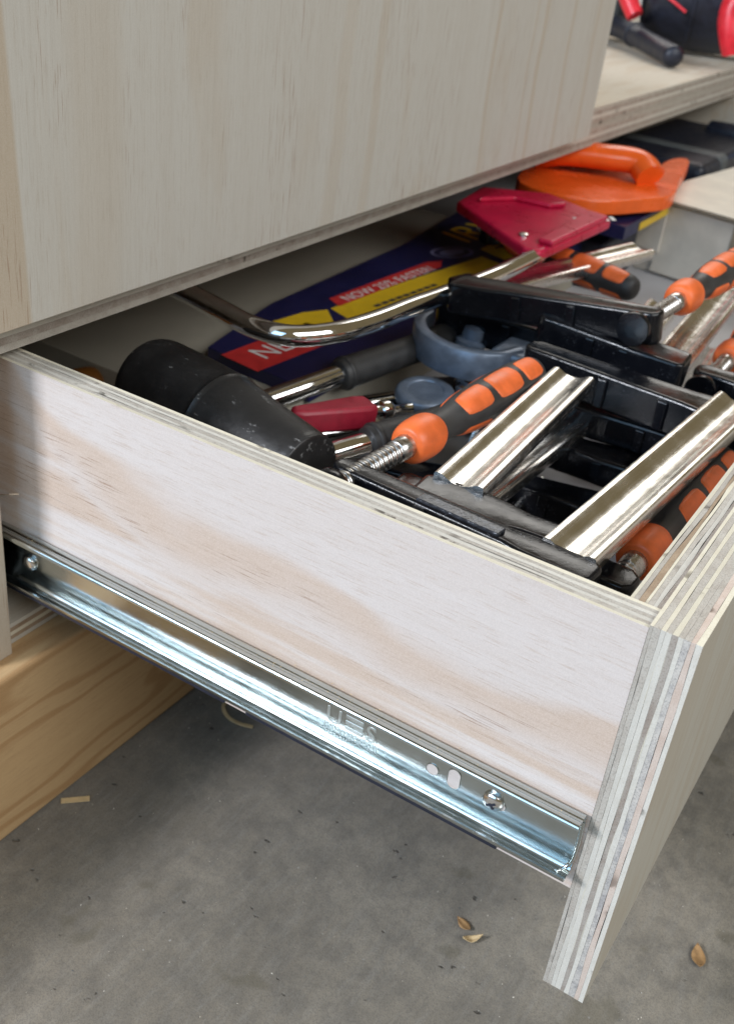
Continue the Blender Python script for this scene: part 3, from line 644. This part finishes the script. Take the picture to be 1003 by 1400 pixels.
# ================================================================== mallet, wrenches, gripped tools
ml = empty('rubber_mallet', (-250, 102, -72)); ml.scale = (0.95, 0.95, 0.95); mo = Vector((-250, 104, -70)); tag(ml, 'scuffed black rubber mallet head leaning by the plywood side', 'mallet')
A = Vector((-322, 112, -47)); B = Vector((-190, 88, -49)); ax = B - A
lathe('head', smooth_prof([(0, 0.4), (0.6, 18), (3, 25), (9, 27.6), (25, 28.4), (50, 28.8), (66, 28.6)], 5) + [(66.6, 29.2), (68, 28.4)] + smooth_prof([(70, 28.2), (95, 25), (122, 22.4), (131, 21.4), (134, 19.0), (134.8, 0.4)], 5), A - mo, ax, 'rubber', ml, 48, sharp=60)
lathe('rubber_nub', [(0, 3.2), (5, 3.0), (7, 2.0), (7.6, 0.4)], A - mo + Vector((1, 2, 13)), A - B + Vector((0, 0, 8)), 'rubber', ml, 12)

cw = empty('adjustable_wrench', (-205, 300, -62)); wo = Vector((-205, 300, -62)); tag(cw, 'blue grey open jawed adjustable wrench head under the pile of black jaws', 'wrench')
sec = [(-4, -9), (-3, -10), (3, -10), (4, -9), (4, 9), (3, 10), (-3, 10), (-4, 9)]
tube('curved_jaw', [(-49, 16, 8), (-47, 0, 7), (-36, -14, 6), (-18, -21, 5), (2, -20, 5), (16, -10, 5), (24, 6, 6)], 8, 'grey_cast', cw, n=8, section=sec)
box('jaw_block', (8, -6, -4), (34, 36, 14), 'grey_cast', cw, bevel=2.5)
lathe('adjusting_knob', [(0, 8), (1, 10), (5, 10.5), (7, 7), (9, 7.5), (14, 7), (16, 3)], (-18, 20, -2), (0.1, 0.15, 1), 'grey_cast', cw, 24)
prism('handle', [(20, 20), (34, 16), (60, 150), (44, 154)], -2, 8, 'grey_cast', cw, bevel=2)

rs = empty('ring_spanner', (-214, 272, -80), rz=14); tag(rs, 'steel ring spanner with flat round head beside the orange handle', 'spanner')
def ring(name, r0, r1, h, c, mat, parent, n=36, tilt=0):
    vs, fs = [], []
    pf = [(r0, -h), (r0, h), (r0 + 1, h + 0.8), (r1 - 1.2, h + 0.8), (r1, h - 0.6), (r1, -h)]
    for k in range(n):
        t = 2 * math.pi * k / n
        for r, z in pf: vs.append((c[0] + r * math.cos(t), c[1] + r * math.sin(t), c[2] + z + tilt * math.cos(t) * r))
    m_ = len(pf)
    for k in range(n):
        for j in range(m_): fs.append((k * m_ + j, ((k + 1) % n) * m_ + j, ((k + 1) % n) * m_ + (j + 1) % m_, k * m_ + (j + 1) % m_))
    return mesh(name, vs, fs, mat, parent, smooth=True, sharp=35)
lathe('head', smooth_prof([(0, 15), (1, 18), (5, 19.5), (9, 18.5), (10.5, 15)], 3) + [(10.2, 12), (9.4, 11.5), (9.4, 0.3)], (-10, -8, -4), (0, -0.1, 1), 'grey_cast', rs, 36)
ring('ring_end', 10, 17, 4, (20, 14, 6), 'chrome', rs, tilt=0.12)
prism('shank', [(-2, 0), (10, -4), (40, 22), (30, 30)], -3, 3, 'chrome', rs, bevel=1.5)

rl = empty('red_lever_tool', (-220, 150, -52), rz=-63 + 90); tag(rl, 'dark red lever with a chrome pin next to the mallet', 'lever')
prism('lever', [(-30, -5), (-24, -8), (18, -9), (24, -8), (24, 8), (16, 9), (-8, 5), (-28, 2)], -7, 7, 'red', rl, bevel=2.2, smooth=True)
rl.rotation_euler = (0, R(6), R(66))
lathe('pin', [(0, 3.4), (8, 3.4), (8.2, 5.6), (12, 6.4), (15, 5.4), (17, 3), (30, 3)], (23, 0, 0), (1, 0, 0), 'chrome', rl, 20)
def gripped(label, loc, rz, ry=0, grip_len=90, r=10):
    t = empty('gripped_tool', loc, rz, ry); tag(t, label, 'hand tool', 'black gripped hand tools')
    lathe('shank', [(-60, 6), (-59, 6.6), (-4, 6.8), (4, 6.8)], (0, 0, 0), (1, 0, 0), 'chrome', t, 24)
    lathe('grip', smooth_prof([(0, 6.5), (0.6, r * 0.86), (3, r * 0.95), (10, r), (grip_len * 0.5, r * 0.9), (grip_len * 0.85, r), (grip_len - 2, r * 0.8), (grip_len, 1)], 4), (0, 0, 0), (1, 0, 0), 'grip_black', t, 28)
    lathe('grip_ring', [(4, r * 1.0), (4.6, r * 1.05), (7, r * 1.05), (7.6, r)], (0, 0, 0), (1, 0, 0), 'grip_black', t, 28)
    return t
gripped('black gripped tool with short chrome shank right behind the mallet end', (-196, 146, -60), 68, -3, 80, 10.5)
gripped('black gripped tool with chrome shank beside the navy blade pack', (-266, 226, -68), 76, -3, 110, 10.5)

gripped('black gripped tool buried between the mallet and the red lever', (-238, 150, -92), 72, -2, 110, 11)
gripped('black gripped tool buried under the flat spanner head', (-236, 236, -96), 62, 0, 100, 12)
gripped('black gripped tool on the drawer floor under the wrench', (-238, 300, -98), 60, 0, 120, 12)

# far left in the shade
am = empty('amber_handle', (-412, 120, -92), rz=60); tag(am, 'amber plastic tool handle in the dark far left corner of the drawer', 'handle')
lathe('grip', smooth_prof([(0, 3), (2, 10), (10, 12), (40, 11), (60, 12), (66, 8), (68, 1)]), (-30, 0, 0), (1, 0, 0), 'amber', am, 20)
lathe('shank', [(60, 4), (120, 4)], (-30, 0, 0), (1, 0, 0), 'chrome', am, 12)

# ================================================================== cardboard box, far right of the drawer
cb = empty('cardboard_box', (-252, 752, -111.9), rz=-8); tag(cb, 'small closed grey brown cardboard box on the drawer floor at right', 'box')
box('carton', (0, 0, 0), (150, 330, 72), 'cardboard', cb, bevel=1.2)
box('side_flap', (-6, -9.5, 24), (26, -6.5, 71), 'cardboard', cb, bevel=0.5)
box('front_flap', (20, -4.4, 3), (150, -1.6, 69), 'cardboard', cb, bevel=0.6)
box('paper_tape', (92, -5.2, 4), (110, -4.5, 68), 'cardboard_cut', cb, bevel=0.1)
prism('lid_flap', [(-2, -12), (151, -12), (151, 326), (-2, 326)], 72.2, 75.6, 'cardboard', cb, bevel=0.7)
box('cut_edge', (-1, -12.3, 72.7), (150, -12.05, 75.0), 'cardboard_cut', cb, bevel=0.05)

pc = empty('black_pouch', (-286, 684, -111.9)); tag(pc, 'black pouch tucked under the orange saw, left of the cardboard box', 'pouch')
box('body', (-40, -40, 0), (36, 56, 46), 'tool_black', pc, bevel=7, seg=4)
box('flap', (-41, -42, 30), (37.5, 20, 48), 'tool_black', pc, bevel=5, seg=3)
# dark things behind the orange saw
dk = empty('black_tool_case', (-300, 980, -111.9)); tag(dk, 'black tool case with a grey strap band behind the orange saw', 'case')
box('shell', (-70, -70, 0), (55, 200, 78), 'tool_black', dk, bevel=10, seg=4)
box('strap_band', (-71, -8, 0.5), (56, 26, 79.2), 'tool_grey', dk, bevel=8, seg=4)
bs2 = empty('blue_ended_tool', (-250, 1120, -30)); tag(bs2, 'black tool with a bright blue end at the far right of the drawer', 'hand tool')
lathe('barrel', [(0, 10), (2, 13), (60, 14), (64, 11)], (-60, 20, -6), (1, -0.2, 0.05), 'tool_black', bs2, 24)
lathe('blue_end', [(64, 11), (66, 14), (90, 15), (95, 9), (96, 1)], (-60, 20, -6), (1, -0.2, 0.05), 'blue', bs2, 24)

# ================================================================== power tool on the shelf
pt_ = empty('power_tool', (-430, 1150, 39.4)); po = Vector((-430, 1150, 39.4)); tag(pt_, 'black and red power tool with a black side handle on the cabinet shelf', 'power tool')
lathe('motor_housing', smooth_prof([(0, 10), (4, 48), (20, 62), (90, 68), (150, 62), (176, 44), (182, 2)], 5), rel([(-450, 1190, 108)], po)[0], (0.85, 0.30, 0.02), 'tool_black', pt_, 40)
lathe('gear_head', smooth_prof([(0, 4), (4, 36), (30, 46), (62, 48), (70, 22), (72, 1)], 5), rel([(-540, 1200, 88)], po)[0], (0.9, 0.05, 0.1), 'tool_grey', pt_, 32)
lathe('housing_ring', [(60, 66), (61, 69), (65, 69), (66, 66)], rel([(-450, 1190, 108)], po)[0], (0.85, 0.30, 0.02), 'tool_black', pt_, 40)
tube('side_handle', rel([(-560, 1220, 60), (-500, 1190, 62), (-452, 1150, 60), (-408, 1105, 57), (-350, 1042, 53)], po), [13, 12], 'tool_black', pt_, n=6)
lathe('handle_cap', [(0, 12), (1, 12.6), (10, 12.2), (14, 8), (15, 1)], rel([(-352, 1044, 53)], po)[0], (0.66, -0.74, -0.05), 'tool_black', pt_, 20)
lathe('handle_flange', [(0, 12), (1, 15), (4, 15), (6, 12)], rel([(-430, 1130, 59)], po)[0], (0.66, -0.7, -0.03), 'tool_black', pt_, 20)
tube('red_switch', rel([(-448, 1112, 112), (-438, 1108, 97), (-425, 1104, 82)], po), [12, 10], 'tool_red', pt_, n=5)
tube('red_trim', rel([(-300, 1110, 58), (-306, 1108, 76), (-312, 1112, 100), (-306, 1120, 130)], po), [10, 17], 'tool_red', pt_, n=6)
tube('red_trim', rel([(-410, 1122, 112), (-388, 1118, 104), (-368, 1118, 94)], po), 1.8, 'tool_red', pt_, n=5, seg=8)

# ================================================================== litter on the floor
def leaf(name, label, cat, x, y, l, w, rz, mat, curl):
    vs, fs = [], []; n = 12
    for i in range(n + 1):
        t = i / n; hw = w * math.sin(math.pi * min(1, t * 1.02)) ** 0.8 * (1 - 0.25 * t); zz = curl * (t - 0.5) ** 2 * 4
        for j in (-1, -0.5, 0, 0.5, 1): vs.append((l * (t - 0.5), hw * j, zz + abs(j) * curl * 0.5 + 0.5 + 0.25 * (random.random() - 0.5)))
    for i in range(n):
        for j in range(4): a = i * 5 + j; fs.append((a, a + 1, a + 6, a + 5))
    o = mesh(name, vs, fs, mat, None, smooth=True, sharp=180); o.location = Vector((x, y, -261.6)) * S; o.rotation_euler = (0, 0, R(rz))
    md = o.modifiers.new('thickness', 'SOLIDIFY'); md.thickness = 0.0003
    return tag(o, label, cat, 'dry leaves on the concrete')
leaf('dry_leaf', 'pointed brown dry leaf on the concrete right of the drawer front', 'leaf', 51, 120, 15, 4.2, 112, 'leaf', 1.5)
leaf('dry_leaf', 'pale brown leaf lying flat below the drawer, left of its pair', 'leaf', -58, 63, 10, 3.0, 160, 'leaf', 1.2)
leaf('dry_leaf', 'thin upright brown leaf below the drawer, right of its pair', 'leaf', -50, 57, 11, 2.4, 45, 'shaving', 3.0)
def curl(name, label, pts, w, seed):
    o = tube(name, pts, w, 'shaving', None, n=6, section=[(-w, -0.3), (w, -0.3), (w, 0.3), (-w, 0.3)]); o.location = (0, 0, -261.6 * S)
    return tag(o, label, 'wood shaving', 'wood shavings on the concrete')
curl('wood_shaving', 'curled wood shaving on the concrete just under the metal runner', [(-262, 122, 0.8), (-259, 115, 1.2), (-251, 110, 1.2), (-242, 110, 1.0), (-234, 113, 0.7)], 1.2, 1)
curl('wood_shaving', 'flat straight wood chip on the concrete at the foot of the beam', [(-281, -2, 0.8), (-276, 3, 0.8), (-270, 9, 0.8)], 1.8, 2)

# fine dust: sawdust caught on the runner and grit on the concrete (nobody could count it)
def dust(name, n, place, size, mat, label, seed):
    rg = random.Random(seed); vs, fs = [], []
    for _ in range(n):
        c = Vector(place(rg)); r = size * rg.uniform(0.35, 1.0) ** 1.5; b = len(vs)
        for k in range(4):
            vs.append(tuple(c + Vector((rg.uniform(-1, 1), rg.uniform(-1, 1), rg.uniform(-0.2, 0.9))) * r))
        fs += [(b, b + 1, b + 2), (b, b + 2, b + 3), (b, b + 3, b + 1), (b + 1, b + 3, b + 2)]
    return tag(mesh(name, vs, fs, mat), label, 'dust', kind='stuff')
dust('sawdust', 420, lambda g: (g.gauss(-128, 30) if g.random() < 0.5 else g.uniform(-300, -4), g.uniform(-9.0, -0.4), -86.9), 0.42, 'shaving', 'pale sawdust caught along the top of the metal runner', 4)
dust('floor_grit', 1500, lambda g: (g.uniform(-280, 260), g.uniform(-260, 420), -261.7), 0.55, 'cardboard', 'pale grit scattered over the concrete floor', 5)
dust('dark_grit', 700, lambda g: (g.uniform(-280, 260), g.uniform(-260, 420), -261.7), 0.7, 'tool_grey', 'dark grit scattered over the concrete floor', 6)
